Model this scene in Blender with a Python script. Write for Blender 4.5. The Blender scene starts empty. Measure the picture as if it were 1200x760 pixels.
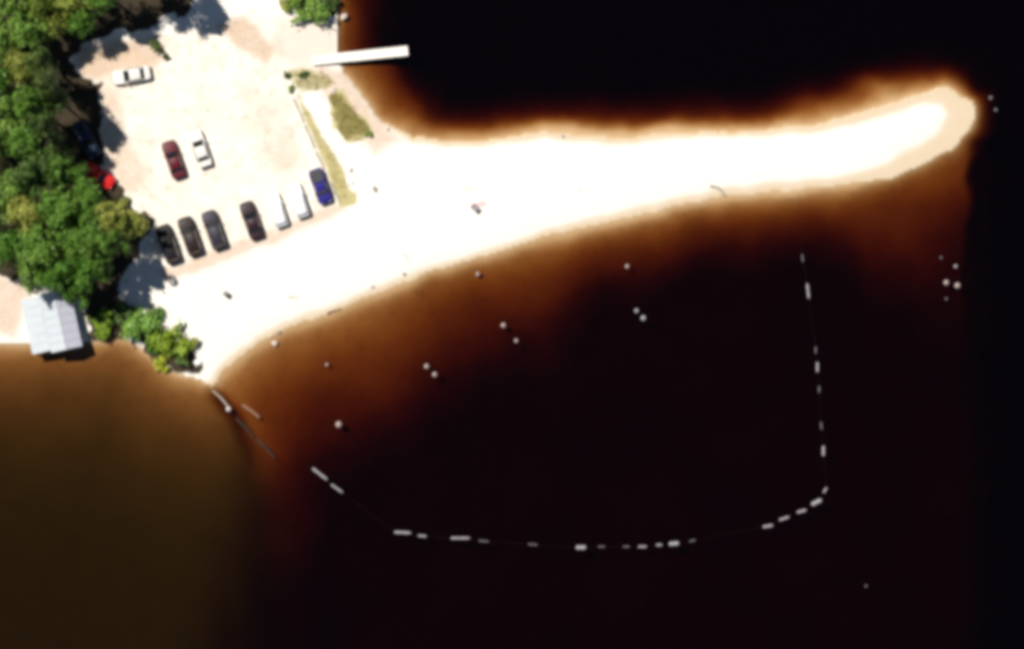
import bpy, math, random
import numpy as np
from mathutils import Vector, Matrix

# ------------------------------------------------------------------ camera, world, sun, exposure
S = 0.1                                     # metres per pixel of the 1200 x 760 photograph
def W(px, py): return ((px - 600.0) * S, (380.0 - py) * S)
sc = bpy.context.scene
C = sc.collection
cam = bpy.data.cameras.new('camera'); camo = bpy.data.objects.new('camera', cam); C.objects.link(camo)
CAM_H = 600.0
camo.location = (0, 0, CAM_H); cam.sensor_width = 36.0; cam.lens = 36.0 * CAM_H / 120.0
cam.clip_start = 1.0; cam.clip_end = 6000.0
sc.camera = camo
SUN_EL, SUN_DX, SUN_DY = math.radians(59), -0.78, 0.62          # towards the sun: up-left of the picture
world = bpy.data.worlds.new('World'); sc.world = world; world.use_nodes = True
wt = world.node_tree
sky = wt.nodes.new('ShaderNodeTexSky'); sky.sky_type = 'NISHITA'; sky.sun_disc = False; sky.dust_density = 0.2; sky.air_density = 0.8
sky.sun_elevation = SUN_EL; sky.sun_rotation = math.atan2(SUN_DX, SUN_DY)
wt.links.new(sky.outputs[0], wt.nodes['Background'].inputs[0]); wt.nodes['Background'].inputs[1].default_value = 0.05
sl = bpy.data.lights.new('sun', 'SUN'); sl.energy = 5.0; sl.angle = math.radians(0.5); sl.color = (1.0, 0.955, 0.90)
so = bpy.data.objects.new('sun', sl); C.objects.link(so); so.location = (-60, 50, 120)
sd = Vector((SUN_DX * math.cos(SUN_EL), SUN_DY * math.cos(SUN_EL), math.sin(SUN_EL)))
so.rotation_euler = sd.to_track_quat('Z', 'Y').to_euler()
vs = sc.view_settings
vs.view_transform = 'Standard'; vs.look = 'None'; vs.exposure = 0.38; vs.gamma = 1.0; vs.use_curve_mapping = False
sc.render.engine = 'CYCLES'
cy = sc.cycles
cy.use_denoising = True; cy.max_bounces = 6; cy.diffuse_bounces = 2; cy.glossy_bounces = 3; cy.transmission_bounces = 4
cy.transparent_max_bounces = 12; cy.volume_bounces = 0
cy.pixel_filter_type = 'BLACKMAN_HARRIS'; cy.filter_width = 4.8     # the soft optics of the survey camera

rnd = random.Random(7); nr = np.random.default_rng(11)

# ------------------------------------------------------------------ materials
def nodes_of(name):
    m = bpy.data.materials.new(name); m.use_nodes = True
    nt = m.node_tree; b = nt.nodes['Principled BSDF']
    return m, nt, b
def plain(name, col, rough=0.6, metal=0.0, var=0.12, scale=6.0, coat=0.0, bump=0.0):
    m, nt, b = nodes_of(name)
    n = nt.nodes.new('ShaderNodeTexNoise'); n.inputs['Scale'].default_value = scale; n.inputs['Detail'].default_value = 5
    tc = nt.nodes.new('ShaderNodeTexCoord'); nt.links.new(tc.outputs['Object'], n.inputs['Vector'])
    mx = nt.nodes.new('ShaderNodeMix'); mx.data_type = 'RGBA'
    mx.inputs['A'].default_value = tuple(c * (1 - var) for c in col) + (1,)
    mx.inputs['B'].default_value = tuple(min(1, c * (1 + var)) for c in col) + (1,)
    nt.links.new(n.outputs['Fac'], mx.inputs['Factor']); nt.links.new(mx.outputs['Result'], b.inputs['Base Color'])
    b.inputs['Roughness'].default_value = rough; b.inputs['Metallic'].default_value = metal
    b.inputs['Coat Weight'].default_value = coat
    if bump:
        bp = nt.nodes.new('ShaderNodeBump'); bp.inputs['Strength'].default_value = bump
        nt.links.new(n.outputs['Fac'], bp.inputs['Height']); nt.links.new(bp.outputs['Normal'], b.inputs['Normal'])
    return m

# land, beach and lake bed share one soil material; the masks say what the soil is made of and where tree shade is painted
def ground_material():
    m, nt, b = nodes_of('sandy_soil'); L = nt.links.new
    def node(t, **k):
        n = nt.nodes.new(t)
        for a, v in k.items(): setattr(n, a, v)
        return n
    geo = node('ShaderNodeNewGeometry')
    at = node('ShaderNodeAttribute', attribute_name='soil'); sep = node('ShaderNodeSeparateColor'); L(at.outputs['Color'], sep.inputs[0])
    at2 = node('ShaderNodeAttribute', attribute_name='soil_extra'); sep2 = node('ShaderNodeSeparateColor'); L(at2.outputs['Color'], sep2.inputs[0])
    def noise(scale, detail=6, rough=0.6, w=0.0):
        n = node('ShaderNodeTexNoise'); n.inputs['Scale'].default_value = scale; n.inputs['Detail'].default_value = detail
        n.inputs['Roughness'].default_value = rough
        L(geo.outputs['Position'], n.inputs['Vector']); return n.outputs['Fac']
    def math_(op, a, b_=None, c=None, clamp=False):
        n = node('ShaderNodeMath', operation=op, use_clamp=clamp)
        for i, v in enumerate((a, b_, c)):
            if v is None: continue
            if isinstance(v, (int, float)): n.inputs[i].default_value = v
            else: L(v, n.inputs[i])
        return n.outputs[0]
    def ramp(v, lo, hi):
        n = node('ShaderNodeMapRange'); n.interpolation_type = 'SMOOTHSTEP'
        L(v, n.inputs['Value']); n.inputs['From Min'].default_value = lo; n.inputs['From Max'].default_value = hi
        return n.outputs['Result']
    def mix(f, a, bcol):
        n = node('ShaderNodeMix', data_type='RGBA')
        if isinstance(f, (int, float)): n.inputs['Factor'].default_value = f
        else: L(f, n.inputs['Factor'])
        for s_, v in (('A', a), ('B', bcol)):
            if isinstance(v, tuple): n.inputs[s_].default_value = v + (1,)
            else: L(v, n.inputs[s_])
        return n.outputs['Result']
    fine = noise(3.0, 8, 0.7); mid = noise(0.45, 5, 0.6); big = noise(0.16, 4, 0.55); grit = noise(14.0, 4, 0.7)
    col = mix(fine, (0.66, 0.61, 0.53), (0.74, 0.70, 0.62))                                   # dry beach sand
    lotc = mix(ramp(mid, 0.35, 0.72), (0.70, 0.65, 0.56), (0.66, 0.58, 0.475))                 # packed sand of the car park
    lotc = mix(math_('MULTIPLY', ramp(fine, 0.5, 0.8), 0.35), lotc, (0.50, 0.44, 0.33))
    blot = noise(1.1, 3, 0.5)
    lotc = mix(math_('MULTIPLY', ramp(blot, 0.50, 0.72), 0.6), lotc, (0.53, 0.43, 0.35))
    col = mix(sep2.outputs[0], col, lotc)
    tanc = mix(mid, (0.42, 0.29, 0.19), (0.56, 0.43, 0.32))
    col = mix(math_('MULTIPLY', sep.outputs[0], ramp(math_('ADD', fine, math_('MULTIPLY', mid, 0.6)), 0.45, 0.95)), col, tanc)
    col = mix(math_('MULTIPLY', sep.outputs[0], 0.45), col, tanc)
    olive = mix(fine, (0.30, 0.25, 0.09), (0.54, 0.48, 0.26))
    col = mix(ramp(math_('ADD', sep.outputs[2], math_('MULTIPLY', math_('SUBTRACT', fine, 0.5), 0.9)), 0.25, 0.75), col, olive)
    lit = mix(fine, (0.022, 0.017, 0.011), (0.060, 0.044, 0.026))                               # leaf litter of the wood, darkened to paint tree shade as well
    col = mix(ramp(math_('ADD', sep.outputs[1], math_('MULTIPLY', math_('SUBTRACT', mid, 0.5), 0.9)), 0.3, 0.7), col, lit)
    sx = node('ShaderNodeSeparateXYZ'); L(geo.outputs['Position'], sx.inputs[0])
    wet = ramp(math_('ADD', sx.outputs['Z'], math_('MULTIPLY', math_('SUBTRACT', mid, 0.5), 0.05)), 0.055, -0.005)
    dampc = mix(fine, (0.48, 0.385, 0.27), (0.58, 0.475, 0.35))
    col = mix(math_('MULTIPLY', ramp(math_('ADD', sep2.outputs[2], math_('MULTIPLY', math_('SUBTRACT', mid, 0.5), 0.35)), 0.25, 0.95), math_('SUBTRACT', 1.0, sep.outputs[1])), col, dampc)
    wetc = mix(fine, (0.46, 0.36, 0.235), (0.56, 0.46, 0.32))
    col = mix(math_('MULTIPLY', wet, math_('SUBTRACT', 1.0, sep.outputs[1])), col, wetc)
    bedn = ramp(big, 0.3, 0.75)
    under = ramp(sx.outputs['Z'], -0.05, -0.3)
    col = mix(math_('MULTIPLY', math_('MULTIPLY', under, bedn), 0.5), col, (0.30, 0.20, 0.12))
    col = mix(math_('MULTIPLY', math_('MULTIPLY', under, ramp(noise(0.9, 5, 0.65), 0.48, 0.72)), 0.35), col, (0.26, 0.17, 0.10))
    silt = mix(mid, (0.023, 0.035, 0.003), (0.050, 0.064, 0.006))                              # weedy silt of the small bay
    col = mix(sep2.outputs[1], col, silt)
    L(col, b.inputs['Base Color']); b.inputs['Roughness'].default_value = 0.95; b.inputs['Specular IOR Level'].default_value = 0.15
    bp = node('ShaderNodeBump'); bp.inputs['Strength'].default_value = 0.45; bp.inputs['Distance'].default_value = 0.08
    L(math_('ADD', fine, math_('MULTIPLY', grit, 0.35)), bp.inputs['Height']); L(bp.outputs['Normal'], b.inputs['Normal'])
    return m

def water_material():
    m = bpy.data.materials.new('tannin_water'); m.use_nodes = True; nt = m.node_tree; nt.nodes.clear(); L = nt.links.new
    out = nt.nodes.new('ShaderNodeOutputMaterial')
    tr = nt.nodes.new('ShaderNodeBsdfTransparent'); gl = nt.nodes.new('ShaderNodeBsdfGlossy'); gl.inputs['Roughness'].default_value = 0.08
    fr = nt.nodes.new('ShaderNodeFresnel'); fr.inputs['IOR'].default_value = 1.33
    mx = nt.nodes.new('ShaderNodeMixShader')
    n = nt.nodes.new('ShaderNodeTexNoise'); n.inputs['Scale'].default_value = 1.3; n.inputs['Detail'].default_value = 4
    geo = nt.nodes.new('ShaderNodeNewGeometry'); mp = nt.nodes.new('ShaderNodeMapping'); mp.inputs['Scale'].default_value = (1.0, 1.7, 1)
    mp.inputs['Rotation'].default_value = (0, 0, 0.5)
    L(geo.outputs['Position'], mp.inputs['Vector']); L(mp.outputs[0], n.inputs['Vector'])
    bp = nt.nodes.new('ShaderNodeBump'); bp.inputs['Strength'].default_value = 0.25; bp.inputs['Distance'].default_value = 0.06
    L(n.outputs['Fac'], bp.inputs['Height']); L(bp.outputs[0], gl.inputs['Normal']); L(bp.outputs[0], fr.inputs['Normal'])
    L(fr.outputs[0], mx.inputs[0]); L(tr.outputs[0], mx.inputs[1]); L(gl.outputs[0], mx.inputs[2]); L(mx.outputs[0], out.inputs['Surface'])
    va = nt.nodes.new('ShaderNodeVolumeAbsorption')                 # absorbs blue first, then green, then red
    va.inputs['Color'].default_value = (1 - 1.0 / SIG_MAX, 1 - 1.72 / SIG_MAX, 1 - 2.75 / SIG_MAX, 1); va.inputs['Density'].default_value = SIG_MAX
    L(va.outputs[0], out.inputs['Volume'])
    return m
SIG_MAX = 3.0

def leaf_material(name, dark, light, warm):
    m, nt, b = nodes_of(name); L = nt.links.new
    oi = nt.nodes.new('ShaderNodeObjectInfo'); at = nt.nodes.new('ShaderNodeAttribute'); at.attribute_name = 'leaf'
    sp = nt.nodes.new('ShaderNodeSeparateColor'); L(at.outputs['Color'], sp.inputs[0])
    m1 = nt.nodes.new('ShaderNodeMix'); m1.data_type = 'RGBA'; m1.inputs['A'].default_value = dark + (1,); m1.inputs['B'].default_value = light + (1,)
    L(sp.outputs[0], m1.inputs['Factor'])
    m2 = nt.nodes.new('ShaderNodeMix'); m2.data_type = 'RGBA'; m2.inputs['B'].default_value = warm + (1,)
    mu = nt.nodes.new('ShaderNodeMath'); mu.operation = 'MULTIPLY'; L(oi.outputs['Random'], mu.inputs[0]); L(sp.outputs[1], mu.inputs[1])
    L(mu.outputs[0], m2.inputs['Factor']); L(m1.outputs['Result'], m2.inputs['A'])
    L(m2.outputs['Result'], b.inputs['Base Color']); b.inputs['Roughness'].default_value = 0.5; b.inputs['Specular IOR Level'].default_value = 0.35
    return m

M = {}
M['ground'] = ground_material(); M['water'] = water_material()
M['leaf_mid'] = leaf_material('leaf_mid', (0.034, 0.105, 0.009), (0.145, 0.30, 0.036), (0.22, 0.34, 0.06))
M['leaf_dark'] = leaf_material('leaf_dark', (0.020, 0.055, 0.008), (0.09, 0.18, 0.03), (0.13, 0.18, 0.045))
M['leaf_olive'] = leaf_material('leaf_olive', (0.045, 0.095, 0.008), (0.25, 0.34, 0.04), (0.38, 0.38, 0.08))
M['leaf_bright'] = leaf_material('leaf_bright', (0.06, 0.14, 0.008), (0.22, 0.36, 0.025), (0.40, 0.38, 0.02))
M['bark'] = plain('bark', (0.11, 0.08, 0.055), 0.9, scale=9, var=0.35, bump=0.5)
M['tyre'] = plain('tyre_rubber', (0.02, 0.02, 0.02), 0.85)
M['rim'] = plain('alloy', (0.45, 0.45, 0.46), 0.35, 0.9)
M['glass'] = plain('car_glass', (0.012, 0.014, 0.017), 0.08, var=0.05)
M['glass_glare'] = plain('car_glass_painted_glare', (0.50, 0.55, 0.58), 0.15, var=0.05)  # pale pane colour stands in for sky glare on the glass
M['lamp'] = plain('headlight_lens', (0.75, 0.76, 0.78), 0.15); M['red_lens'] = plain('tail_lens', (0.35, 0.01, 0.01), 0.2)
M['plastic'] = plain('black_trim', (0.018, 0.018, 0.018), 0.6)
def paint(name, c):
    m = plain(name, c, 0.45, 0.0, 0.05, 3.0, coat=0.0); m.node_tree.nodes['Principled BSDF'].inputs['Specular IOR Level'].default_value = 0.2; return m
M['maroon'] = paint('maroon_paint', (0.085, 0.004, 0.012)); M['red'] = paint('red_paint', (0.50, 0.014, 0.014))
M['black'] = paint('black_paint', (0.010, 0.008, 0.010)); M['brownblack'] = paint('brown_black_paint', (0.018, 0.008, 0.007))
M['slate'] = paint('slate_paint', (0.024, 0.022, 0.032)); M['plum'] = paint('dark_plum_paint', (0.022, 0.006, 0.010))
M['navy'] = paint('navy_paint', (0.022, 0.018, 0.16)); M['blue'] = paint('steel_blue_paint', (0.02, 0.035, 0.065))
M['silver'] = paint('cream_silver_paint', (0.62, 0.60, 0.54)); M['white'] = paint('white_paint', (0.74, 0.73, 0.70))
M['deck'] = plain('bleached_boards', (0.74, 0.70, 0.62), 0.85, scale=4, var=0.1, bump=0.2)
M['wetwood'] = plain('wet_timber', (0.06, 0.045, 0.03), 0.6, scale=5, var=0.3, bump=0.3)
M['sunken'] = plain('sunken_log_bark', (0.022, 0.018, 0.013), 0.7, scale=5, var=0.3, bump=0.3)
M['drift'] = plain('grey_driftwood', (0.27, 0.235, 0.19), 0.9, scale=7, var=0.3, bump=0.5)
M['palelog'] = plain('pale_log', (0.34, 0.28, 0.22), 0.85, scale=6, var=0.25, bump=0.4)
M['tanlog'] = plain('tan_log', (0.22, 0.12, 0.075), 0.85, scale=6, var=0.25, bump=0.4)
M['edging'] = plain('weathered_edging', (0.34, 0.32, 0.24), 0.9, scale=5, var=0.25, bump=0.4)
M['roof_w'] = plain('white_roof_sheet', (0.41, 0.44, 0.455), 0.6, 0.0, 0.07, 1.2)
M['roof_l'] = plain('lilac_white_roof_sheet', (0.40, 0.40, 0.45), 0.6, 0.0, 0.07, 1.2)
M['cladding'] = plain('painted_boards', (0.45, 0.42, 0.36), 0.8, scale=3, var=0.2)
M['pane'] = plain('window_pane', (0.03, 0.035, 0.04), 0.1)
M['float'] = plain('white_float', (0.24, 0.22, 0.22), 0.6, scale=8); M['float_grey'] = plain('algae_float', (0.09, 0.08, 0.083), 0.7, scale=8, var=0.3)
M['float_warm'] = plain('sun_bleached_float', (0.30, 0.23, 0.20), 0.6, scale=8)
M['float_pale'] = plain('clean_float', (0.45, 0.40, 0.36), 0.5, scale=8)
M['rope'] = plain('wet_rope', (0.03, 0.025, 0.02), 0.9)
M['stone'] = plain('pale_stone', (0.50, 0.42, 0.34), 0.9, scale=3, var=0.25, bump=0.5); M['stone_grey'] = plain('grey_stone', (0.22, 0.20, 0.18), 0.9, scale=3, var=0.3, bump=0.5)
M['stone_white'] = plain('white_stone', (0.72, 0.70, 0.66), 0.9, scale=3, var=0.1, bump=0.3)
M['bin'] = plain('grey_green_drum', (0.16, 0.17, 0.145), 0.6, 0.2); M['cloth_grey'] = plain('grey_canvas', (0.22, 0.19, 0.20), 0.9)
M['cloth_pink'] = plain('pink_towel', (0.62, 0.42, 0.42), 0.95); M['tube'] = plain('aluminium_tube', (0.5, 0.5, 0.5), 0.35, 0.8)
M['grass'] = leaf_material('dry_grass', (0.24, 0.20, 0.035), (0.44, 0.37, 0.09), (0.46, 0.39, 0.13))

# ------------------------------------------------------------------ mesh helpers
class MB:
    def __init__(s): s.v = []; s.f = []
    def add(s, vs_, fs):
        o = len(s.v); s.v += [tuple(p) for p in vs_]; s.f += [tuple(i + o for i in f) for f in fs]; return s
    def box(s, c, d, rz=0.0, top=1.0):
        x, y, z = d[0] / 2, d[1] / 2, d[2] / 2; ca, sa = math.cos(rz), math.sin(rz); P = []
        for sz in (-1, 1):
            k = top if sz > 0 else 1.0
            for sx, sy in ((-1, -1), (1, -1), (1, 1), (-1, 1)):
                a, b_ = sx * x * k, sy * y * k
                P.append((c[0] + a * ca - b_ * sa, c[1] + a * sa + b_ * ca, c[2] + sz * z))
        return s.add(P, [(3, 2, 1, 0), (4, 5, 6, 7), (0, 1, 5, 4), (1, 2, 6, 5), (2, 3, 7, 6), (3, 0, 4, 7)])
    def tube(s, pts, rad, n=8, caps=True):
        pts = [Vector(p) for p in pts]; rad = rad if isinstance(rad, (list, tuple)) else [rad] * len(pts); rings = []
        for i, p in enumerate(pts):
            t = (pts[min(i + 1, len(pts) - 1)] - pts[max(i - 1, 0)]).normalized()
            u = t.orthogonal() if abs(t.z) > 0.9 else t.cross(Vector((0, 0, 1))); u.normalize(); w = t.cross(u)
            rings.append([p + (u * math.cos(a) + w * math.sin(a)) * rad[i] for a in [2 * math.pi * k / n for k in range(n)]])
        V = [q for r in rings for q in r]; F = []
        for i in range(len(rings) - 1):
            for k in range(n): F.append((i * n + k, i * n + (k + 1) % n, (i + 1) * n + (k + 1) % n, (i + 1) * n + k))
        if caps: F += [tuple(range(n - 1, -1, -1)), tuple((len(rings) - 1) * n + k for k in range(n))]
        return s.add(V, F)
    def loft(s, rings, caps=True):
        n = len(rings[0]); V = [q for r in rings for q in r]; F = []
        for i in range(len(rings) - 1):
            for k in range(n): F.append((i * n + k, i * n + (k + 1) % n, (i + 1) * n + (k + 1) % n, (i + 1) * n + k))
        if caps: F += [tuple(range(n - 1, -1, -1)), tuple((len(rings) - 1) * n + k for k in range(n))]
        return s.add(V, F)
    def mesh(s, name, smooth=False):
        me = bpy.data.meshes.new(name); me.from_pydata(s.v, [], s.f); me.validate(); me.update()
        if smooth:
            me.polygons.foreach_set('use_smooth', [True] * len(me.polygons))
            try: me.set_sharp_from_angle(angle=math.radians(40))
            except Exception: pass
        return me
    def build(s, name, mat, parent=None, smooth=False):
        return link(name, s.mesh(name, smooth), mat, parent)
def link(name, me, mat, parent=None):
    if mat and not me.materials: me.materials.append(mat)
    o = bpy.data.objects.new(name, me); C.objects.link(o)
    if parent: o.parent = parent
    return o
def tag(o, label, cat, group=None, kind=None):
    if label: o['label'] = label
    if cat: o['category'] = cat
    if group: o['group'] = group
    if kind: o['kind'] = kind
    return o
def thing(name, label, cat, loc=(0, 0, 0), rz=0.0, group=None):
    o = bpy.data.objects.new(name, None); C.objects.link(o); o.empty_display_size = 0.3
    o.location = loc; o.rotation_euler = (0, 0, rz); return tag(o, label, cat, group)

# ------------------------------------------------------------------ the shore and the shape of the ground
# profile: (pixels out from the waterline, optical depth of the tannin water)
PR = {
 's0': [(0,.05),(12,.30),(25,.90),(50,1.30),(90,1.9),(130,2.8),(175,4.2),(235,5.6),(280,6.5)],
 's1': [(0,.05),(14,.28),(28,.95),(60,1.40),(95,2.0),(125,2.8),(160,3.8),(215,5.3),(270,6.5)],
 's2': [(0,.05),(13,.30),(26,1.10),(50,1.65),(85,2.35),(115,3.1),(150,4.0),(210,5.4),(260,6.5)],
 's3': [(0,.05),(13,.25),(22,.85),(40,1.70),(70,2.7),(100,4.2),(145,5.8),(200,6.5)],
 's4': [(0,.05),(14,.22),(22,.75),(38,1.5),(60,2.5),(85,3.9),(125,5.5),(180,6.5)],
 's5': [(0,.05),(12,.20),(20,.70),(35,1.5),(60,2.1),(95,2.8),(140,3.8),(220,5.2)],
 'tip': [(0,.05),(9,.18),(14,.7),(20,1.7),(30,3.4),(46,6.5)],
 'tipn': [(0,.05),(9,.18),(16,.6),(24,1.3),(34,2.6),(48,4.6),(66,6.5)],
 'tipe': [(0,.05),(9,.20),(15,.9),(26,1.6),(50,2.0),(80,2.5),(120,3.2),(170,4.2),(260,5.2)],
 'tipq': [(0,.05),(9,.18),(15,.6),(22,1.4),(32,3.0),(46,6.0),(60,6.5)],
 'tips': [(0,.05),(9,.20),(15,.9),(26,1.6),(50,2.0),(80,2.5),(120,3.2),(170,4.2),(260,5.2)],
 'n5': [(0,.05),(10,.20),(18,.6),(28,1.3),(40,2.4),(55,4.2),(75,6.5)],
 'n4': [(0,.05),(13,.25),(20,.9),(32,2.7),(46,4.4),(65,6.5)],
 'n3': [(0,.05),(15,.22),(22,.8),(32,2.6),(46,4.4),(65,6.5)],
 'n2': [(0,.05),(12,.30),(20,.8),(32,2.3),(46,4.2),(62,6.5)],
 'n1': [(0,.10),(12,.50),(26,1.1),(46,2.2),(60,3.6),(80,6.5)],
 'w1': [(0,.15),(12,.90),(34,1.7),(50,2.6),(62,4.2),(80,6.5)],
 'w0': [(0,.50),(10,1.5),(22,2.3),(38,3.6),(60,6.0),(80,6.5)],
 'b0': [(0,.15),(8,.60),(22,1.0),(50,1.15),(90,1.2),(150,1.3),(300,1.45),(500,1.55)],
}
SHORE = [ # pixel x, pixel y, profile; from the upper edge of the picture round the spit and back to its left edge
 (390,-14000,'w0'),(392,-400,'w0'),(396,-40,'w0'),(397,20,'w0'),(397,66,'w0'),(404,86,'w1'),(420,106,'w1'),(432,124,'w1'),(446,142,'w1'),
 (462,158,'n1'),(482,168,'n1'),(520,175,'n2'),(560,175,'n2'),(600,169,'n2'),(640,165,'n3'),(700,170,'n3'),(740,171,'n3'),(790,165,'n3'),
 (850,163,'n4'),(900,161,'n4'),(950,158,'n5'),(1000,149,'tipn'),(1030,141,'tipn'),(1060,131,'tipn'),(1085,124,'tipn'),(1102,125,'tipq'),
 (1107,135,'tip'),(1098,151,'tipe'),(1075,168,'tips'),(1040,187,'tips'),(1000,200,'s5'),(950,208,'s4'),(907,212,'s4'),(850,218,'s4'),
 (793,228,'s3'),(737,243,'s3'),(680,255,'s3'),(607,278,'s2'),(550,294,'s2'),(493,313,'s2'),(437,333,'s1'),(400,350,'s1'),(345,369,'s0'),
 (318,383,'s0'),(300,393,'s0'),(270,415,'s0'),(248,433,'s0'),(243,444,'s0'),(238,447,'b0'),(225,443,'b0'),(205,437,'b0'),(190,428,'b0'),
 (175,416,'b0'),(162,405,'b0'),(148,397,'b0'),(130,393,'b0'),(108,398,'b0'),(85,403,'b0'),(40,404,'b0'),(0,402,'b0'),(-60,404,'b0'),(-600,440,'b0'),(-14000,300,'b0')]
DS = np.linspace(0, 500, 501)
shp = np.array([(p[0], p[1]) for p in SHORE], float)
prof = np.array([np.interp(DS, [q[0] for q in PR[p[2]]], [q[1] for q in PR[p[2]]]) for p in SHORE])
OFF = {'s0': 10, 's1': 11, 's2': 10, 's3': 12, 's4': 12, 's5': 14, 'tips': 24, 'tipe': 33, 'tip': 36, 'tipn': 16, 'tipq': 25, 'n5': 11, 'n4': 9, 'n3': 10, 'n2': 9, 'n1': 8}
offv = np.array([OFF.get(p[2], 0) for p in SHORE], float)      # breadth in pixels of the damp strand below the white sand
land_poly = np.vstack([shp, [(-14000, -14000)]])

def vnoise(x, y, scale, seed, oct_=4):
    out = np.zeros_like(x); amp = 1.0; tot = 0.0
    for o in range(oct_):
        g = np.random.default_rng(seed + o).random((128, 128)); u = x / scale; v = y / scale
        iu = np.floor(u).astype(int); iv = np.floor(v).astype(int); fu = u - iu; fv = v - iv
        fu = fu * fu * (3 - 2 * fu); fv = fv * fv * (3 - 2 * fv)
        a = g[iu % 128, iv % 128]; b = g[(iu + 1) % 128, iv % 128]; c = g[iu % 128, (iv + 1) % 128]; d = g[(iu + 1) % 128, (iv + 1) % 128]
        out += amp * ((a * (1 - fu) + b * fu) * (1 - fv) + (c * (1 - fu) + d * fu) * fv); tot += amp; amp *= 0.5; scale *= 0.5
    return out / tot
def inside(poly, x, y):
    r = np.zeros(x.shape, bool); n = len(poly)
    for i in range(n):
        x0, y0 = poly[i]; x1, y1 = poly[(i + 1) % n]
        if y0 == y1: continue
        c = ((y0 > y) != (y1 > y)) & (x < (x1 - x0) * (y - y0) / (y1 - y0) + x0); r ^= c
    return r
def pdist(poly, x, y, closed=True):
    best = np.full(x.shape, 1e9); seg = np.zeros(x.shape, int); tt = np.zeros(x.shape); n = len(poly)
    for i in range(n if closed else n - 1):
        x0, y0 = poly[i]; x1, y1 = poly[(i + 1) % n]; dx, dy = x1 - x0, y1 - y0
        t = np.clip(((x - x0) * dx + (y - y0) * dy) / (dx * dx + dy * dy + 1e-9), 0, 1)
        d = np.hypot(x - x0 - t * dx, y - y0 - t * dy); k = d < best
        best = np.where(k, d, best); seg = np.where(k, i, seg); tt = np.where(k, t, tt)
    return best, seg, tt
def soft(poly, x, y, w, wob=0.0, seed=1):
    poly = np.array(poly, float); d = pdist(poly, x, y)[0]; d = np.where(inside(poly, x, y), d, -d)
    if wob: d = d + (vnoise(x + 2000, y + 2000, 18.0, seed) - 0.5) * wob
    t = np.clip(d / w + 0.5, 0, 1); return t * t * (3 - 2 * t)

fx = np.arange(-40, 1241, 3.0); fy = np.arange(-40, 801, 3.0)
far = np.array([60, 90, 140, 220, 350, 600, 1000, 1800, 3500, 7000, 12000.0])
gx = np.concatenate([-40 - far[::-1], fx, fx[-1] + far]); gy = np.concatenate([-40 - far[::-1], fy, fy[-1] + far])
X, Y = np.meshgrid(gx, gy)                                      # pixel coordinates of the photograph
wobx = (vnoise(X + 3000, Y + 3000, 26.0, 5) - 0.5) * 7; woby = (vnoise(X + 3000, Y + 3000, 26.0, 9) - 0.5) * 7
Xw, Yw = X + wobx, Y + woby
dist, seg, tt = pdist(shp, Xw, Yw, closed=False); land = inside(land_poly, Xw, Yw)
dn = dist * (0.80 + 0.40 * vnoise(X + 5000, Y + 5000, 60.0, 21)) + np.where(dist > 15, (vnoise(X + 900, Y + 900, 22, 31) - 0.5) * 10, 0)
offp = offv[seg] * (1 - tt) + offv[np.minimum(seg + 1, len(offv) - 1)] * tt
offp = offp * (0.86 + 0.28 * vnoise(X + 8000, Y + 8000, 60.0, 95, 2))
white = land
damp = np.where(white, np.clip(1 - dist / 5.0, 0, 1) * 0.5, 0.5 + 0.5 * np.clip(dist / 10.0, 0, 1)) * (offp > 0)
strand = ~white & (dist < offp); land = white | strand
dn = np.where(offp > 0, np.maximum(dist - offp, 0) * (dn / np.maximum(dist, 1)) + np.minimum(offp, 9), dn)
di = np.clip(dn, 0, 499.0); i0 = di.astype(int); fr_ = di - i0
pa = prof[seg, i0] * (1 - fr_) + prof[seg, i0 + 1] * fr_; s1 = np.minimum(seg + 1, len(prof) - 1)
pb = prof[s1, i0] * (1 - fr_) + prof[s1, i0 + 1] * fr_
tau = pa * (1 - tt) + pb * tt
# the drop-off that bounds the small bay, the drop-off east of the spit and a sand plume off its north side
bx = np.interp(Y, [440, 462, 490, 530, 580, 640, 700, 760, 1500], [238, 250, 272, 290, 297, 303, 309, 316, 420]) + (vnoise(X + 700, Y + 700, 40, 41) - 0.5) * 14
bay = (Y > 380) & (X < bx + 60)
kw = np.interp(Y, [460, 520, 640, 760], [50, 90, 230, 300]); k = np.clip((X - bx + np.interp(Y, [460, 760], [.3, .4]) * kw) / kw, 0, 1); k = k * k * (3 - 2 * k)
open_tau = np.interp(np.clip(dn, 0, 499), [q[0] for q in PR['s0']], [q[1] for q in PR['s0']])
open_d = pdist(np.array([(p[0], p[1]) for p in SHORE if p[2][0] == 's'], float), X, Y, closed=False)[0]
open_tau = np.interp(open_d * (0.85 + 0.3 * vnoise(X + 5000, Y + 5000, 60.0, 21)), [q[0] for q in PR['s0']], [q[1] for q in PR['s0']])
open_tau = open_tau 
lower = (Y > 446) | (X < 238)
isb = lower & (X < 420 + np.clip(Y - 446, 0, 400)) & (Y > 380) & ~land
tau = np.where(isb, np.where(X < bx - 40, tau, np.minimum(tau, 1.2)) * (1 - k) + open_tau * k, tau)
tau = tau + np.where(land, 0, np.exp(-((X - bx - 6) / 9.0) ** 2) * np.clip((Y - 452) / 16, 0, 1) * np.clip((560 - Y) / 90, 0, 1) * 1.6)
e = np.clip((X - 1132 + (vnoise(X + 60, Y + 60, 30, 51) - 0.5) * 16) / 24.0, 0, 1); tau = tau + e * e * (3 - 2 * e) * 4.0 * np.clip((Y - 160) / 30.0, 0, 1)
tau = tau - 2.4 * np.exp(-((X - 1012) / 34.0) ** 2 - ((Y - 92) / 17.0) ** 2) - 0.3 * np.exp(-((X - 940) / 60.0) ** 2 - ((Y - 118) / 12.0) ** 2)
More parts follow.
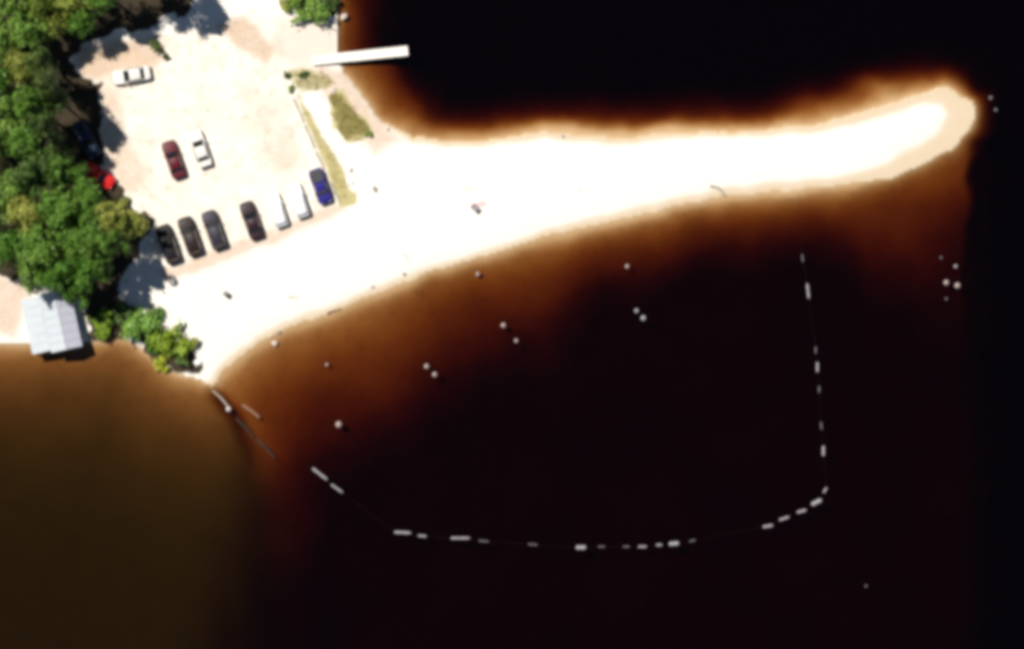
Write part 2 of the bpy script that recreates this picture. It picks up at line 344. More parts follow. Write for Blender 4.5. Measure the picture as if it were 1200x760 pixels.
tau = tau * (1 + 0.12 * np.clip((tau - .5) / .6, 0, 1) * np.clip((Y - 215) / 30, 0, 1) * np.clip((X - bx - 10) / 80, 0, 1))
tau = np.clip(tau, 0.04, 5.1 + 0.5 * vnoise(X + 400, Y + 400, 90, 91) + np.where(Y > 200, 1.5 * np.clip((X - 1125) / 60, 0, 1), 1.5))
Tm = tau.copy()
for _ in range(3):
    Tm[1:-1, 1:-1] = (tau[1:-1, 1:-1] * 2 + tau[:-2, 1:-1] + tau[2:, 1:-1] + tau[1:-1, :-2] + tau[1:-1, 2:]) / 6; tau = np.where(land, tau, Tm)
dm = dist * S
hl = 0.02 + 0.10 * np.clip(dm / 1.2, 0, 1) + 0.55 * np.clip(dm / 9.0, 0, 1) + 0.06 * (vnoise(X + 100, Y + 100, 40, 61) - 0.5) * np.clip(dm / 2, 0, 1)
Z = np.where(strand, 0.004 + 0.062 * np.clip((offp - dist) / np.maximum(offp, 1), 0, 1) ** 1.5, np.where(land, hl + 0.04, -tau / 2.17))
LOT = [(100,52),(200,40),(255,30),(300,10),(330,55),(345,115),(385,205),(402,240),(330,272),(200,320),(178,290),(180,262),(140,232),(128,205),(118,150),(98,95)]
lot = soft(LOT, X, Y, 16, 10, 71)
tan = np.clip(soft([(92,58),(130,50),(190,50),(196,70),(150,96),(125,90),(95,96)], X, Y, 16, 14, 72)
    + 0.6 * soft([(120,100),(140,110),(150,170),(176,200),(170,222),(140,226),(128,200),(116,150)], X, Y, 22, 16, 73)
    + soft([(255,32),(280,20),(300,30),(320,58),(312,74),(280,56)], X, Y, 12, 8, 74)
    + 0.75 * soft([(186,318),(260,292),(330,266),(402,236),(404,246),(330,280),(260,306),(196,330)], X, Y, 9, 10, 75)
    + 0.35 * soft([(320,20),(392,18),(394,66),(350,84),(322,60)], X, Y, 14, 16, 76)
    + 0.8 * soft([(-60,318),(20,322),(34,336),(26,372),(12,392),(-60,380)], X, Y, 16, 16, 77)
    + 0.8 * soft([(370,76),(405,84),(450,146),(470,164),(440,176),(420,160),(380,110)], X, Y, 14, 12, 78)
    + 0.4 * soft([(290,110),(330,120),(350,190),(330,220),(300,160)], X, Y, 30, 30, 79), 0, 1)
litter = np.clip(soft([(-400,-400),(235,-400),(228,14),(185,26),(110,46),(88,58),(84,92),(116,102),(121,150),(122,200),(150,240),(176,262),(170,292),(150,310),(146,352),(190,385),(228,402),(236,440),(205,440),(150,396),(112,394),(100,360),(70,345),(36,326),(-400,318)], X, Y, 12, 34, 81)  # forest floor, extended past the trees to paint their shade on the sand
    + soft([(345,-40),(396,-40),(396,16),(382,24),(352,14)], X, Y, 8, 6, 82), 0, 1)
grassm = np.clip(soft([(384,112),(402,106),(416,124),(434,152),(426,164),(408,166),(394,150)], X, Y, 20, 14, 85)
    + 0.6 * soft([(333,80),(362,78),(392,92),(396,100),(372,106),(352,112),(346,104)], X, Y, 10, 10, 86)
    + 0.8 * soft([(346,112),(352,112),(378,160),(404,196),(414,236),(402,242),(390,216),(372,176)], X, Y, 9, 8, 87)
    + 0.7 * soft([(398,226),(420,224),(420,240),(398,244)], X, Y, 8, 6, 88), 0, 1)
ks = np.clip((X - bx + 6) / (kw * .45), 0, 1); silt = np.where(isb, (1 - np.exp(-np.clip(dist - 2, 0, 999) / 48.0)), 0.0) * (1 - ks * ks * (3 - 2 * ks))
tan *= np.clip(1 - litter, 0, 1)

nyy, nxx = X.shape
P = np.stack([(X - 600) * S, (380 - Y) * S, Z], -1).reshape(-1, 3)
idx = np.arange(nyy * nxx).reshape(nyy, nxx)
Q = np.stack([idx[1:, :-1], idx[1:, 1:], idx[:-1, 1:], idx[:-1, :-1]], -1).reshape(-1, 4)
def fc(a): return ((a[1:, :-1] + a[1:, 1:] + a[:-1, 1:] + a[:-1, :-1]) / 4).reshape(-1)
zf, lf, litter_shade_f, gf = fc(Z), fc(lot), fc(litter), fc(grassm)
zone = np.where(zf < 0, 0, np.where(litter_shade_f > 0.5, 2, np.where(lf > 0.5, 1, 3)))
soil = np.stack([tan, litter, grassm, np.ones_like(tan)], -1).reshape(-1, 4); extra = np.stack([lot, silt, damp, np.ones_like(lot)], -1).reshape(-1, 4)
for zi, nm in ((0, 'lake_bed'), (1, 'parking_lot_ground'), (2, 'woodland_shade_ground'), (3, 'beach_ground')):
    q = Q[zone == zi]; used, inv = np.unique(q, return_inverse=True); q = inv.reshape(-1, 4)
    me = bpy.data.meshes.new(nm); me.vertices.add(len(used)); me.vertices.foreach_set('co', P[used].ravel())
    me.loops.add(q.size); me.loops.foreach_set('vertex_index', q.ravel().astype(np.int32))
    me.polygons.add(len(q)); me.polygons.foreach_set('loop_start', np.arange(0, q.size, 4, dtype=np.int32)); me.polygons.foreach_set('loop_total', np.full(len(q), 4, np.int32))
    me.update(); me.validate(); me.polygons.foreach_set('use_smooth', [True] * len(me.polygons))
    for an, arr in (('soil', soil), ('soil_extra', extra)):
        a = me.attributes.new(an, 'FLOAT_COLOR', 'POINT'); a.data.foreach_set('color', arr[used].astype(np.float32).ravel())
    tag(link(nm, me, M['ground']), {0: 'brown sandy lake bed under dark water', 1: 'packed cream sand of the car park', 2: 'dark leaf litter and painted shade under the trees', 3: 'white sand of the long beach spit'}[zi], None, None, 'structure')
fxw, fyw = (fx - 600) * S, (380 - fy) * S
Zf = Z[len(far):len(far) + len(fy), len(far):len(far) + len(fx)]
def gz(x, y):
    u = (x - fxw[0]) / (3 * S); v = (fyw[0] - y) / (3 * S); i = int(max(0, min(len(fx) - 2, u))); j = int(max(0, min(len(fy) - 2, v))); a = u - i; b = v - j
    a = max(0, min(1, a)); b = max(0, min(1, b))
    return float((Zf[j, i] * (1 - a) + Zf[j, i + 1] * a) * (1 - b) + (Zf[j + 1, i] * (1 - a) + Zf[j + 1, i + 1] * a) * b)
def G(px, py):
    x, y = W(px, py); return (x, y, gz(x, y))
wm = MB(); wm.box((0, 0, -4.0), (2500, 2500, 8.0))
tag(wm.build('lake_water', M['water']), 'dark tea brown lake water', None, None, 'structure')

# ------------------------------------------------------------------ trees and shrubs
def leaf_mesh(name, R, H, n_lobes, n_leaves, size, seed, flat=0.75):
    r = np.random.default_rng(seed); lob = []
    for i in range(n_lobes):
        a = r.random() * 6.283; rr = R * math.sqrt(r.random()) * 0.78; z = H * (0.30 + 0.70 * r.random()) * (1 - 0.50 * (rr / R) ** 2)
        lob.append((rr * math.cos(a), rr * math.sin(a), z, R * (0.10 + 0.27 * r.random() ** 1.3)))
    lob = np.array(lob); w = lob[:, 3] ** 2; w /= w.sum(); li = r.choice(len(lob), n_leaves, p=w)
    d = r.normal(size=(n_leaves, 3)); d[:, 2] = np.abs(d[:, 2]) * 1.1 - 0.25; d /= np.linalg.norm(d, axis=1)[:, None]
    rad = lob[li, 3] * (0.62 + 0.45 * r.random(n_leaves) ** 0.7)
    ell = r.uniform(0.55, 1.5, (n_lobes, 3)); ell[:, 2] *= flat; shx = r.normal(0, 0.45, (n_lobes, 2))
    off = d * rad[:, None] * ell[li]; off[:, 0] += off[:, 1] * shx[li, 0]; off[:, 1] += off[:, 2] * shx[li, 1]
    c = lob[li, :3] + off
    st_ = r.random(n_leaves) < 0.16; c[st_] += r.normal(0, R * 0.12, (int(st_.sum()), 3))
    nrm = d + r.normal(size=(n_leaves, 3)) * 0.55; nrm /= np.linalg.norm(nrm, axis=1)[:, None]
    t = np.cross(nrm, r.normal(size=(n_leaves, 3))); t /= np.linalg.norm(t, axis=1)[:, None]; b = np.cross(nrm, t)
    s = (size * (0.6 + 0.8 * r.random(n_leaves)))[:, None]
    V = np.stack([c - t * s * 0.9, c + b * s * 0.45 + nrm * s * 0.08, c + t * s * 0.9 - nrm * s * 0.12, c - b * s * 0.45 + nrm * s * 0.08], 1).reshape(-1, 3)
    me = bpy.data.meshes.new(name); me.vertices.add(len(V)); me.vertices.foreach_set('co', V.ravel())
    F = np.arange(4 * n_leaves, dtype=np.int32); me.loops.add(4 * n_leaves); me.loops.foreach_set('vertex_index', F)
    me.polygons.add(n_leaves); me.polygons.foreach_set('loop_start', F[::4].copy()); me.polygons.foreach_set('loop_total', np.full(n_leaves, 4, np.int32)); me.update()
    lc = r.random(len(lob)); v0 = np.clip(0.5 * r.random(n_leaves) + 0.5 * lc[li], 0, 1); v1 = np.clip(0.4 + 0.6 * r.random(len(lob))[li], 0, 1)
    col = np.repeat(np.stack([v0, v1, v0, np.ones(n_leaves)], -1), 4, axis=0).astype(np.float32)
    a = me.attributes.new('leaf', 'FLOAT_COLOR', 'POINT'); a.data.foreach_set('color', col.ravel())
    return me, lob
def trunk_mesh(name, lob, base_h, r0, seed):
    r = random.Random(seed); mb = MB(); lean = (r.uniform(-.25, .25), r.uniform(-.25, .25)); top = max(l[2] for l in lob) * 0.8 + base_h
    pts = [(0, 0, -0.2), (lean[0] * .2, lean[1] * .2, base_h * .5), (lean[0] * .6, lean[1] * .6, base_h), (lean[0], lean[1], top)]
    mb.tube(pts, [r0 * 1.35, r0, r0 * .8, r0 * .2], 8)
    for l in sorted(lob, key=lambda q: -q[3])[:7]:
        s = (lean[0] * .6, lean[1] * .6, base_h * r.uniform(.75, 1.1)); e_ = (l[0], l[1], l[2] + base_h)
        mid_ = ((s[0] + e_[0]) / 2, (s[1] + e_[1]) / 2, (s[2] + e_[2]) / 2 + .25); mb.tube([s, mid_, e_], [r0 * .45, r0 * .3, r0 * .1], 6)
    return mb.mesh(name, True)
TV = []
for i in range(7):
    cm, lob = leaf_mesh('crown', 3.0, 4.2, 30 + 2 * i, 5200, 0.19, 100 + i, 0.95)
    TV.append((cm, trunk_mesh('trunk', lob, 3.6, 0.22, 200 + i), 3.6))
def with_mat(o, mat):
    if not o.data.materials: o.data.materials.append(mat)
    o.material_slots[0].link = 'OBJECT'; o.material_slots[0].material = mat
def tree(px, py, rpx, tone, label, var, h=1.0, name='broadleaf_tree', group='trees of the dense wood'):
    x, y, z = G(px, py); t = thing(name, label, 'tree', (x, y, z), rnd.uniform(0, 6.28), group)
    cm, tm, bh = TV[var % len(TV)]; k_ = rpx * S / 3.0; t.scale = (k_, k_, 1.2 * h)
    tr = bpy.data.objects.new('trunk', tm); C.objects.link(tr); tr.parent = t; with_mat(tr, M['bark'])
    cr = bpy.data.objects.new('crown', cm); C.objects.link(cr); cr.parent = t; cr.location = (0, 0, bh); with_mat(cr, M['leaf_' + tone])
    return t
ORD = ['first', 'second', 'third', 'fourth', 'fifth', 'sixth', 'seventh']
TONE = {'mid': 'green', 'dark': 'dark green', 'olive': 'yellowish olive', 'bright': 'bright green'}
ROWS = [  # landmark of the row, trees (px, py, radius px, tone, height factor)
 ('along the top edge of the photo', [(2,2,30,'mid',1),(46,-2,28,'olive',1.1),(90,2,28,'olive',.95),(130,-2,25,'mid',1.1),(166,-18,22,'dark',1.3),(196,-22,24,'dark',1.5)]),
 ('level with the white pier', [(8,46,27,'mid',.9),(42,38,25,'mid',1.1),(70,34,20,'olive',.8),(100,30,18,'mid',.9)]),
 ('level with the grass patch top', [(-4,92,28,'mid',1.1),(30,82,25,'olive',.9),(58,76,18,'dark',1.35)]),
 ('level with the olive grass patch', [(14,130,28,'mid',.9),(46,126,23,'mid',1.4),(66,102,20,'dark',1.6),(76,124,17,'dark',1.4)]),
 ('level with the maroon car', [(-6,172,27,'mid',1.1),(30,170,26,'mid',.9),(64,150,19,'dark',1.5),(72,178,19,'dark',.7)]),
 ('level with the bright red car', [(8,216,28,'mid',.95),(46,208,27,'dark',1.15),(74,204,22,'mid',.9),(96,204,15,'mid',.6),(106,226,19,'mid',.8)]),
 ('just above the dark car row', [(-2,258,28,'mid',1.1),(36,252,27,'olive',.9),(74,244,26,'mid',1.1),(108,252,25,'mid',.85),(136,252,21,'olive',1),(160,266,19,'olive',.85)]),
 ('level with the dark car row', [(10,294,27,'mid',.95),(52,290,28,'mid',1.1),(92,284,26,'mid',.9),(120,288,23,'mid',1.25),(144,288,17,'mid',1.25)]),
 ('beside the boathouse', [(44,320,22,'mid',.85),(76,322,24,'mid',1),(106,320,22,'mid',1.1),(126,316,17,'mid',1.15),(96,346,17,'mid',.8)]),
]
vi = 0
for lm, row in ROWS:
    for j, (px, py, rp, tone, h) in enumerate(sorted(row)):
        tree(px, py, rp, tone, f'{TONE[tone]} tree, {ORD[j]} from left {lm}', vi * 3 + j, h); vi += 1
SV = []
for i in range(4):
    cm, lob = leaf_mesh('foliage', 1.0, 1.0, 13, 1500, 0.12, 300 + i, 0.8)
    mb = MB()
    for l in lob[:7]: mb.tube([(0, 0, -.1), (l[0] * .5, l[1] * .5, l[2] * .5), (l[0], l[1], l[2])], [.035, .025, .01], 5)
    SV.append((cm, mb.mesh('stem', True)))
SHRUBS = [(126,376,18,'bright',1.3,'small bright green shrub beside the boathouse shadow'),(146,368,17,'dark',1.3,'small dark green shrub at the foot of the wood'),
 (167,381,24,'mid',1.8,'wide green shrub on the bank, next to the yellow-green bush'),(183,404,13,'mid',1.2,'low green shrub between wide shrub and yellow-green bush'),
 (204,407,25,'bright',2.1,'large yellow-green bush at the corner where beach meets bay'),(191,426,13,'bright',.9,'low bright shrub at the water edge of the small bay'),
 (224,402,10,'olive',1.0,'small olive shrub on the sand beside the yellow-green bush'),(214,424,11,'dark',1.2,'dark shrub on the shaded foot of the yellow-green bush'),
 (360,3,25,'mid',2.2,'big green bush at the top edge near the pier'),(386,4,14,'dark',1.5,'dark green bush on the bank above the pale boulder'),
 (336,4,11,'olive',1.0,'pale olive bush left of the big bush at top'),(337,87,6,'dark',.6,'tiny dark bush, left one of two by the pier foot'),
 (354,87,6,'dark',.6,'tiny dark bush, right one of two by the pier foot'),(148,236,7,'dark',.7,'small dark bush below the bright red car'),
 (182,54,9,'dark',1.0,'small dark bush at the north edge of car park'),(196,66,6,'dark',.7,'tiny dark bush on north edge of the car park sand'),
 (343,104,5,'olive',.5,'little olive bush at the upper end of timber edging'),(432,158,6,'olive',.5,'little olive bush at lower tip of the grass patch')]
for i, (px, py, rp, tone, h, lab) in enumerate(SHRUBS):
    x, y, z = G(px, py); t = thing('shrub', lab, 'shrub', (x, y, z), rnd.uniform(0, 6.28), 'shrubs round the car park'); k_ = rp * S; t.scale = (k_, k_, h)
    cm, sm = SV[i % 4]
    a = bpy.data.objects.new('stem', sm); C.objects.link(a); a.parent = t; with_mat(a, M['bark'])
    a = bpy.data.objects.new('foliage', cm); C.objects.link(a); a.parent = t; with_mat(a, M['leaf_' + tone])

# ------------------------------------------------------------------ grass
def grass(name, label, poly, n, seed):
    r = np.random.default_rng(seed); poly = np.array(poly, float); lo, hi = poly.min(0), poly.max(0)
    x = lo[0] + (hi[0] - lo[0]) * r.random(n * 3); y = lo[1] + (hi[1] - lo[1]) * r.random(n * 3)
    k_ = inside(poly, x, y) & (vnoise(x + 50, y + 50, 9, seed) + np.clip(pdist(poly, x, y)[0] / 12, 0, 1) * .5 > 0.45 + .3 * r.random(len(x))); x, y = x[k_][:n], y[k_][:n]; V = []; F = []; cl = []
    for a, b in zip(x, y):
        wx, wy, wz = G(a, b); h = r.uniform(.10, .30); an = r.uniform(0, 6.28); lx, ly = r.normal(0, .12), r.normal(0, .12); c_, s_ = math.cos(an) * .03, math.sin(an) * .03; o = len(V)
        V += [(wx - c_, wy - s_, wz - .01), (wx + c_, wy + s_, wz - .01), (wx + lx * .5 + c_ * .7, wy + ly * .5 + s_ * .7, wz + h * .6), (wx + lx, wy + ly, wz + h)]; F += [(o, o + 1, o + 2), (o, o + 2, o + 3)]; q = r.random(); cl += [(q, r.random(), q, 1)] * 4
    me = bpy.data.meshes.new(name); me.from_pydata(V, [], F); me.update(); at = me.attributes.new('leaf', 'FLOAT_COLOR', 'POINT'); at.data.foreach_set('color', np.array(cl, np.float32).ravel())
    tag(link(name, me, M['grass']), label, 'grass', None, 'stuff')
grass('dry_grass', 'olive yellow grass patch between path and lake', [(384,112),(402,106),(416,124),(434,152),(426,164),(408,166),(394,150)], 3800, 401)
grass('verge_grass', 'thin olive grass verge beside the timber edging', [(346,110),(354,112),(378,158),(404,194),(414,236),(402,240),(388,212),(370,172)], 1800, 402)
grass('pier_grass', 'sparse olive grass below the foot of pier', [(333,82),(362,78),(392,92),(396,100),(372,106),(350,110)], 1000, 403)

# ------------------------------------------------------------------ boathouse
AX = math.atan2(-(409 - 339), 81 - 64)            # ridge direction in pixels, pointing up-left
def boathouse():
    bx_, by_ = W(73, 375); gzv = 0.35
    ang = math.radians(12.5)                       # ridge tilts to the left going up the picture
    t = thing('boathouse', 'white metal roofed boathouse on the shore of the small bay', 'boathouse', (bx_, by_, 0.0), ang)
    L_, w_ = 7.0, 1.85                             # half-width of the gable roof
    eave, ridge = 2.5, 3.25; y0, y1 = -L_ / 2, L_ / 2
    def slope(xa, za, xb, zb, n, mat, ya=y0, yb=y1):
        for i in range(n):
            p0 = ya + (yb - ya) * i / n + 0.012; p1 = ya + (yb - ya) * (i + 1) / n - 0.012; m = MB()
            d = .05; V = [(xa, p0, za), (xb, p0, zb), (xb, p1, zb), (xa, p1, za)]; V += [(a, b, c + d) for a, b, c in V]
            m.add(V, [(3, 2, 1, 0), (4, 5, 6, 7), (0, 1, 5, 4), (1, 2, 6, 5), (2, 3, 7, 6), (3, 0, 4, 7)])
            sgn = 1 if xb > xa else -1
            for rx in (p0 + .05,):                 # standing seam
                m.add([(xa, rx, za + d), (xb, rx, zb + d), (xb, rx + .04, zb + d), (xa, rx + .04, za + d), (xa, rx, za + d + .015), (xb, rx, zb + d + .015), (xb, rx + .04, zb + d + .015), (xa, rx + .04, za + d + .015)],
                      [(4, 5, 6, 7), (0, 1, 5, 4), (1, 2, 6, 5), (2, 3, 7, 6), (3, 0, 4, 7)])
            m.build('roof_panel', mat, t)
    slope(-w_, eave, -0.02, ridge, 7, M['roof_w']); slope(w_, eave, 0.02, ridge, 7, M['roof_l'])
    MB().tube([(0, y0, ridge + .05), (0, y1, ridge + .05)], .08, 8).build('ridge_cap', M['roof_w'], t)
    # the lower shed roof on the left side
    slope(-4.1, 1.95, -w_ - .03, 2.40, 6, M['roof_w'], y0 + 0.3, y1 - 0.2)
    w = MB(); th = .1
    for sx in (-1, 1): w.box((sx * (w_ - .25), 0, 1.2), (th, L_ - .6, 2.5))
    w.add([(-w_ + .3, y1 - .3, 0), (w_ - .3, y1 - .3, 0), (w_ - .3, y1 - .3, eave), (0, y1 - .3, ridge - .08), (-w_ + .3, y1 - .3, eave)], [(0, 1, 2, 3, 4)])
    w.add([(-w_ + .3, y0 + .3, 2.1), (w_ - .3, y0 + .3, 2.1), (w_ - .3, y0 + .3, eave), (0, y0 + .3, ridge - .08), (-w_ + .3, y0 + .3, eave)], [(0, 4, 3, 2, 1)])
    w.build('wall', M['cladding'], t)
    MB().box((0, y0 + .32, 1.05), (2.9, .06, 2.0)).build('boat_door', M['roof_w'], t)
    for yy in (-1.2, 1.2):
        f = MB().box((w_ - .19, yy, 1.5), (.05, .9, .8)).build('window', M['roof_w'], t); MB().box((w_ - .15, yy, 1.5), (.04, .76, .66)).build('pane', M['pane'], f)
    for yy in (y0 + .6, 0, y1 - .6): MB().box((-3.9, yy, .85), (.14, .14, 2.1)).build('post', M['cladding'], t)
    for sx in (-1, 1):
        for yy in (y0 + .4, 0): MB().tube([(sx * (w_ - .25), yy, -1.2), (sx * (w_ - .25), yy, .05)], .1, 8).build('pile', M['wetwood'], t)
boathouse()

# ------------------------------------------------------------------ pier
def pier():
    a = Vector(W(366, 71.5)); b = Vector(W(478, 60)); d = b - a; ln = d.length; t = thing('pier', 'long white bleached timber pier reaching into the lake', 'pier', (a.x, a.y, 0), math.atan2(d.y, d.x))
    n = 74; pl = MB().box((0, 0, 0), (ln / n - .012, 1.12, .045)).mesh('board')
    pl.materials.append(M['deck'])
    for i in range(n):
        o = link('board', pl, None, t); o.location = ((i + .5) * ln / n, rnd.uniform(-.012, .012), .74 + rnd.uniform(-.004, .004))
    for s_ in (-1, 1): MB().box((ln / 2, s_ * .5, .64), (ln - .1, .08, .15)).build('stringer', M['wetwood'], t)
    for i in range(6):
        for s_ in (-1, 1): MB().tube([(1.0 + i * (ln - 1.2) / 5, s_ * .56, -2.6), (1.0 + i * (ln - 1.2) / 5, s_ * .56, .70)], .075, 8).build('pile', M['wetwood'], t)
pier()

# ------------------------------------------------------------------ cars
def car(kind, px, py, nose, label, mat, glass='glass', group='cars parked on the sand'):
    """nose = pixel direction the car points to."""
    x, y, z = G(px, py); rz = math.atan2(-nose[1], nose[0]) - math.pi / 2
    t = thing('parked_car', label, 'car', (x, y, z), rz, group); g = M[glass]
    spec = {'sedan': dict(L=4.5, hw=.89, hood=.86, deck=.93, cab=(-1.62, -1.02, .12, .98), roof=1.42),
            'hatch': dict(L=4.15, hw=.87, hood=.90, deck=.95, cab=(-1.93, -1.62, .15, .95), roof=1.50),
            'suv': dict(L=4.6, hw=.93, hood=1.02, deck=1.08, cab=(-2.16, -1.85, .30, 1.02), roof=1.70),
            'pickup': dict(L=4.2, hw=.86, hood=1.02, deck=1.00, cab=(-.50, -.32, .56, 1.08), roof=1.72)}[kind]
    Lh = spec['L'] / 2; hw = spec['hw']; st = []
    for u in (-1, -.97, -.9, -.75, -.5, -.2, .1, .35, .6, .78, .9, .97, 1):
        yy = u * Lh; w = hw * (1 - .16 * max(0, abs(u) - .72) / .28 - (.12 if abs(u) == 1 else 0))
        top = spec['deck'] if yy < spec['cab'][0] else (spec['hood'] if yy > spec['cab'][3] else spec['deck'] + (spec['hood'] - spec['deck']) * (yy - spec['cab'][0]) / (spec['cab'][3] - spec['cab'][0]))
        if u > .5: top -= .16 * ((u - .5) / .5) ** 2
        if abs(u) == 1: top -= .14
        if abs(u) == .97: top -= .04
        b0 = .30 if abs(u) > .95 else .20
        st.append([(q[0], yy, q[1]) for q in ((-w * .9, b0), (w * .9, b0), (w, b0 + .14), (w * 1.0, .55), (w * .97, top - .10), (w * .88, top - .015), (w * .4, top + .02), (-w * .4, top + .02), (-w * .88, top - .015), (-w * .97, top - .10), (-w, .55), (-w, b0 + .14))])
    body = MB().loft(st)
    if kind == 'pickup': pass
    body.build('body', mat, t, True)
    c0, c1, c2, c3 = spec['cab']; zb = min(spec['hood'], spec['deck']) - .02; zr = spec['roof']; wb = hw * .90; wr = hw * .70
    def ring(f):
        ya = c0 + (c1 - c0) * f; yb = c3 + (c2 - c3) * f; w = wb + (wr - wb) * f; zz = zb + (zr - zb) * f; r_ = .16
        return [(-w, ya + r_, zz), (-w + r_, ya, zz), (w - r_, ya, zz), (w, ya + r_, zz), (w, yb - r_, zz), (w - r_, yb, zz), (-w + r_, yb, zz), (-w, yb - r_, zz)]
    rings = [ring(0), ring(.55), ring(.93)]
    last = [(p[0] * .93, (p[1] - (c1 + c2) / 2) * .94 + (c1 + c2) / 2, zr) for p in ring(1)]; rings.append(last)
    MB().loft(rings).build('cabin', mat, t, True)
    def at(f, e_, u, off):   # point on the cabin side: e_ front/rear/left/right
        ya = c0 + (c1 - c0) * f; yb = c3 + (c2 - c3) * f; w = wb + (wr - wb) * f; zz = zb + (zr - zb) * f
        if e_ == 'f': return (u * (w - .10), yb + off, zz + off)
        if e_ == 'r': return (u * (w - .10), ya - off, zz + off)
        return ((w + off) * e_, ya + .22 + (yb - ya - .44) * u, zz + off * .5)
    def pane(name, pts):
        n_ = Vector(pts[1]) - Vector(pts[0]); m_ = Vector(pts[3]) - Vector(pts[0]); nn = n_.cross(m_).normalized() * .012
        lo = [tuple(Vector(p) - nn) for p in pts]; hi = [tuple(Vector(p) + nn) for p in pts]
        MB().add(lo + hi, [(3, 2, 1, 0), (4, 5, 6, 7), (0, 1, 5, 4), (1, 2, 6, 5), (2, 3, 7, 6), (3, 0, 4, 7)]).build(name, g, t)
    pane('windshield', [at(.1, 'f', 1, .008), at(.1, 'f', -1, .008), at(.9, 'f', -1, .008), at(.9, 'f', 1, .008)])
    pane('rear_window', [at(.14, 'r', -1, .008), at(.14, 'r', 1, .008), at(.88, 'r', 1, .008), at(.88, 'r', -1, .008)])
    spl = ((0.0, .47), (.52, 1.0)) if kind != 'pickup' else ((0.0, 1.0),)
    for e_ in (-1, 1):
        for u0, u1 in spl: pane('side_window', [at(.18, e_, u0, .006), at(.18, e_, u1, .006), at(.86, e_, u1, .006), at(.86, e_, u0, .006)])
    if kind == 'pickup':
        ba, bb = -Lh + .18, c0 - .1; MB().box((0, (ba + bb) / 2, spec['deck'] + .045), (hw * 1.5, bb - ba, .03)).build('bed_liner', M['plastic'], t)
        for e_ in (-1, 1): MB().box((e_ * hw * .84, (ba + bb) / 2, spec['deck'] + .06), (.12, bb - ba, .10)).build('bed_rail', mat, t)
    for e_ in (-1, 1):
        for yy in (Lh * .63, -Lh * .60):
            w = MB(); R_ = .32; prof_ = [(.20, -.09), (.30, -.11), (R_, -.08), (R_, .08), (.30, .11), (.20, .09)]
            w.loft([[(e_ * (hw - .10) + q[1], yy + q[0] * math.cos(a), R_ + q[0] * math.sin(a)) for q in prof_] for a in [2 * math.pi * k_ / 14 for k_ in range(15)]], caps=False)
            wh = w.build('wheel', M['tyre'], t, True)
            MB().tube([(e_ * (hw - .17), yy, R_), (e_ * (hw - .02), yy, R_)], .205, 10).build('rim', M['rim'], wh)
        MB().box((e_ * (hw + .08), c3 - .30, zb + .10), (.20, .12, .13), 0, .8).build('side_mirror', mat, t)
        MB().box((e_ * hw * .62, Lh - .10, spec['hood'] - .26), (.36, .16, .12), -e_ * .25, .85).build('headlight', M['lamp'], t)
        MB().box((e_ * hw * .64, -Lh + .06, spec['deck'] - .22), (.32, .12, .14), e_ * .2, .9).build('tail_light', M['red_lens'], t)
    MB().box((0, Lh - .02, .42), (hw * 1.5, .12, .2), 0, .95).build('front_bumper', M['plastic'], t)
    MB().box((0, -Lh + .02, .44), (hw * 1.5, .12, .2), 0, .95).build('rear_bumper', M['plastic'], t)
    if kind in ('suv', 'hatch'):
        for e_ in (-1, 1): MB().tube([(e_ * wr * .8, c1 + .15, zr + .035), (e_ * wr * .8, c2 - .1, zr + .035)], .022, 6).build('roof_rail', M['plastic'], t)
    return t
UP, DN = (-.33, -.94), (.33, .94)
car('sedan', 204.5, 187.5, UP, 'maroon sedan standing alone beside the cream silver car', M['maroon'])
car('sedan', 235, 174.5, UP, 'cream silver sedan right of the maroon car', M['silver'])
car('suv', 198, 286, UP, 'black car at the shaded end of the row, touching the trees', M['black'])
car('suv', 223.5, 277, UP, 'brown-black car, second in the row from the trees', M['brownblack'])
car('suv', 251.5, 269.5, UP, 'dark slate car, third in the row from the trees', M['slate'])
car('sedan', 295.5, 258.5, UP, 'dark plum car with an empty bay on its wood side', M['plum'])
car('hatch', 325, 246, UP, 'white car right beside the dark plum car', M['white'], 'glass_glare')
car('hatch', 350, 235, UP, 'white car between another white car and the navy blue one', M['white'], 'glass_glare')
car('pickup', 376, 218.5, DN, 'navy blue pickup at the lake end of the row', M['navy'])
car('hatch', 116.5, 206, (.85, .53), 'bright red car half hidden under the trees', M['red'])
car('sedan', 102, 164, (.5, .87), 'blue car standing in deep shade under the trees', M['blue'])
car('sedan', 155, 89, (-.985, .17), 'pale cream car parked crosswise at the upper car park edge', M['silver'])

# ------------------------------------------------------------------ timber edging, logs, rocks
def log(name, label, p0, p1, r0, r1, mat, zoff=0.0, group=None, cat='log', bend=0.12, n=8, float_=False, branches=0):
    a = Vector(G(*p0)); b = Vector(G(*p1))
    if float_: a.z = b.z = zoff
    else: a.z += r0 * .7 + zoff; b.z += r1 * .7 + zoff
    m = MB(); c = (a + b) / 2; d = b - a; side = Vector((-d.y, d.x, 0)).normalized(); pts = []; rr = []
    for i in range(7):
        u = i / 6; p = a + d * u + side * bend * math.sin(u * math.pi) + side * rnd.uniform(-.02, .02)
        if not float_: p.z = max(p.z, gz(p.x, p.y) + .5 * r1)
        pts.append(p - c); rr.append((r0 + (r1 - r0) * u) * rnd.uniform(.9, 1.1))
    m.tube(pts, rr, n)
    for i in range(branches):
        q = pts[2 + i]; s_ = 1 if i % 2 else -1; m.tube([q, q + side * s_ * .25 + d.normalized() * .15 + Vector((0, 0, .06)), q + side * s_ * .45 + d.normalized() * .4 + Vector((0, 0, .02))], [r1 * .7, r1 * .5, r1 * .2], 6)
    o = m.build(name, mat, None, True); o.location = c; return tag(o, label, cat, group)
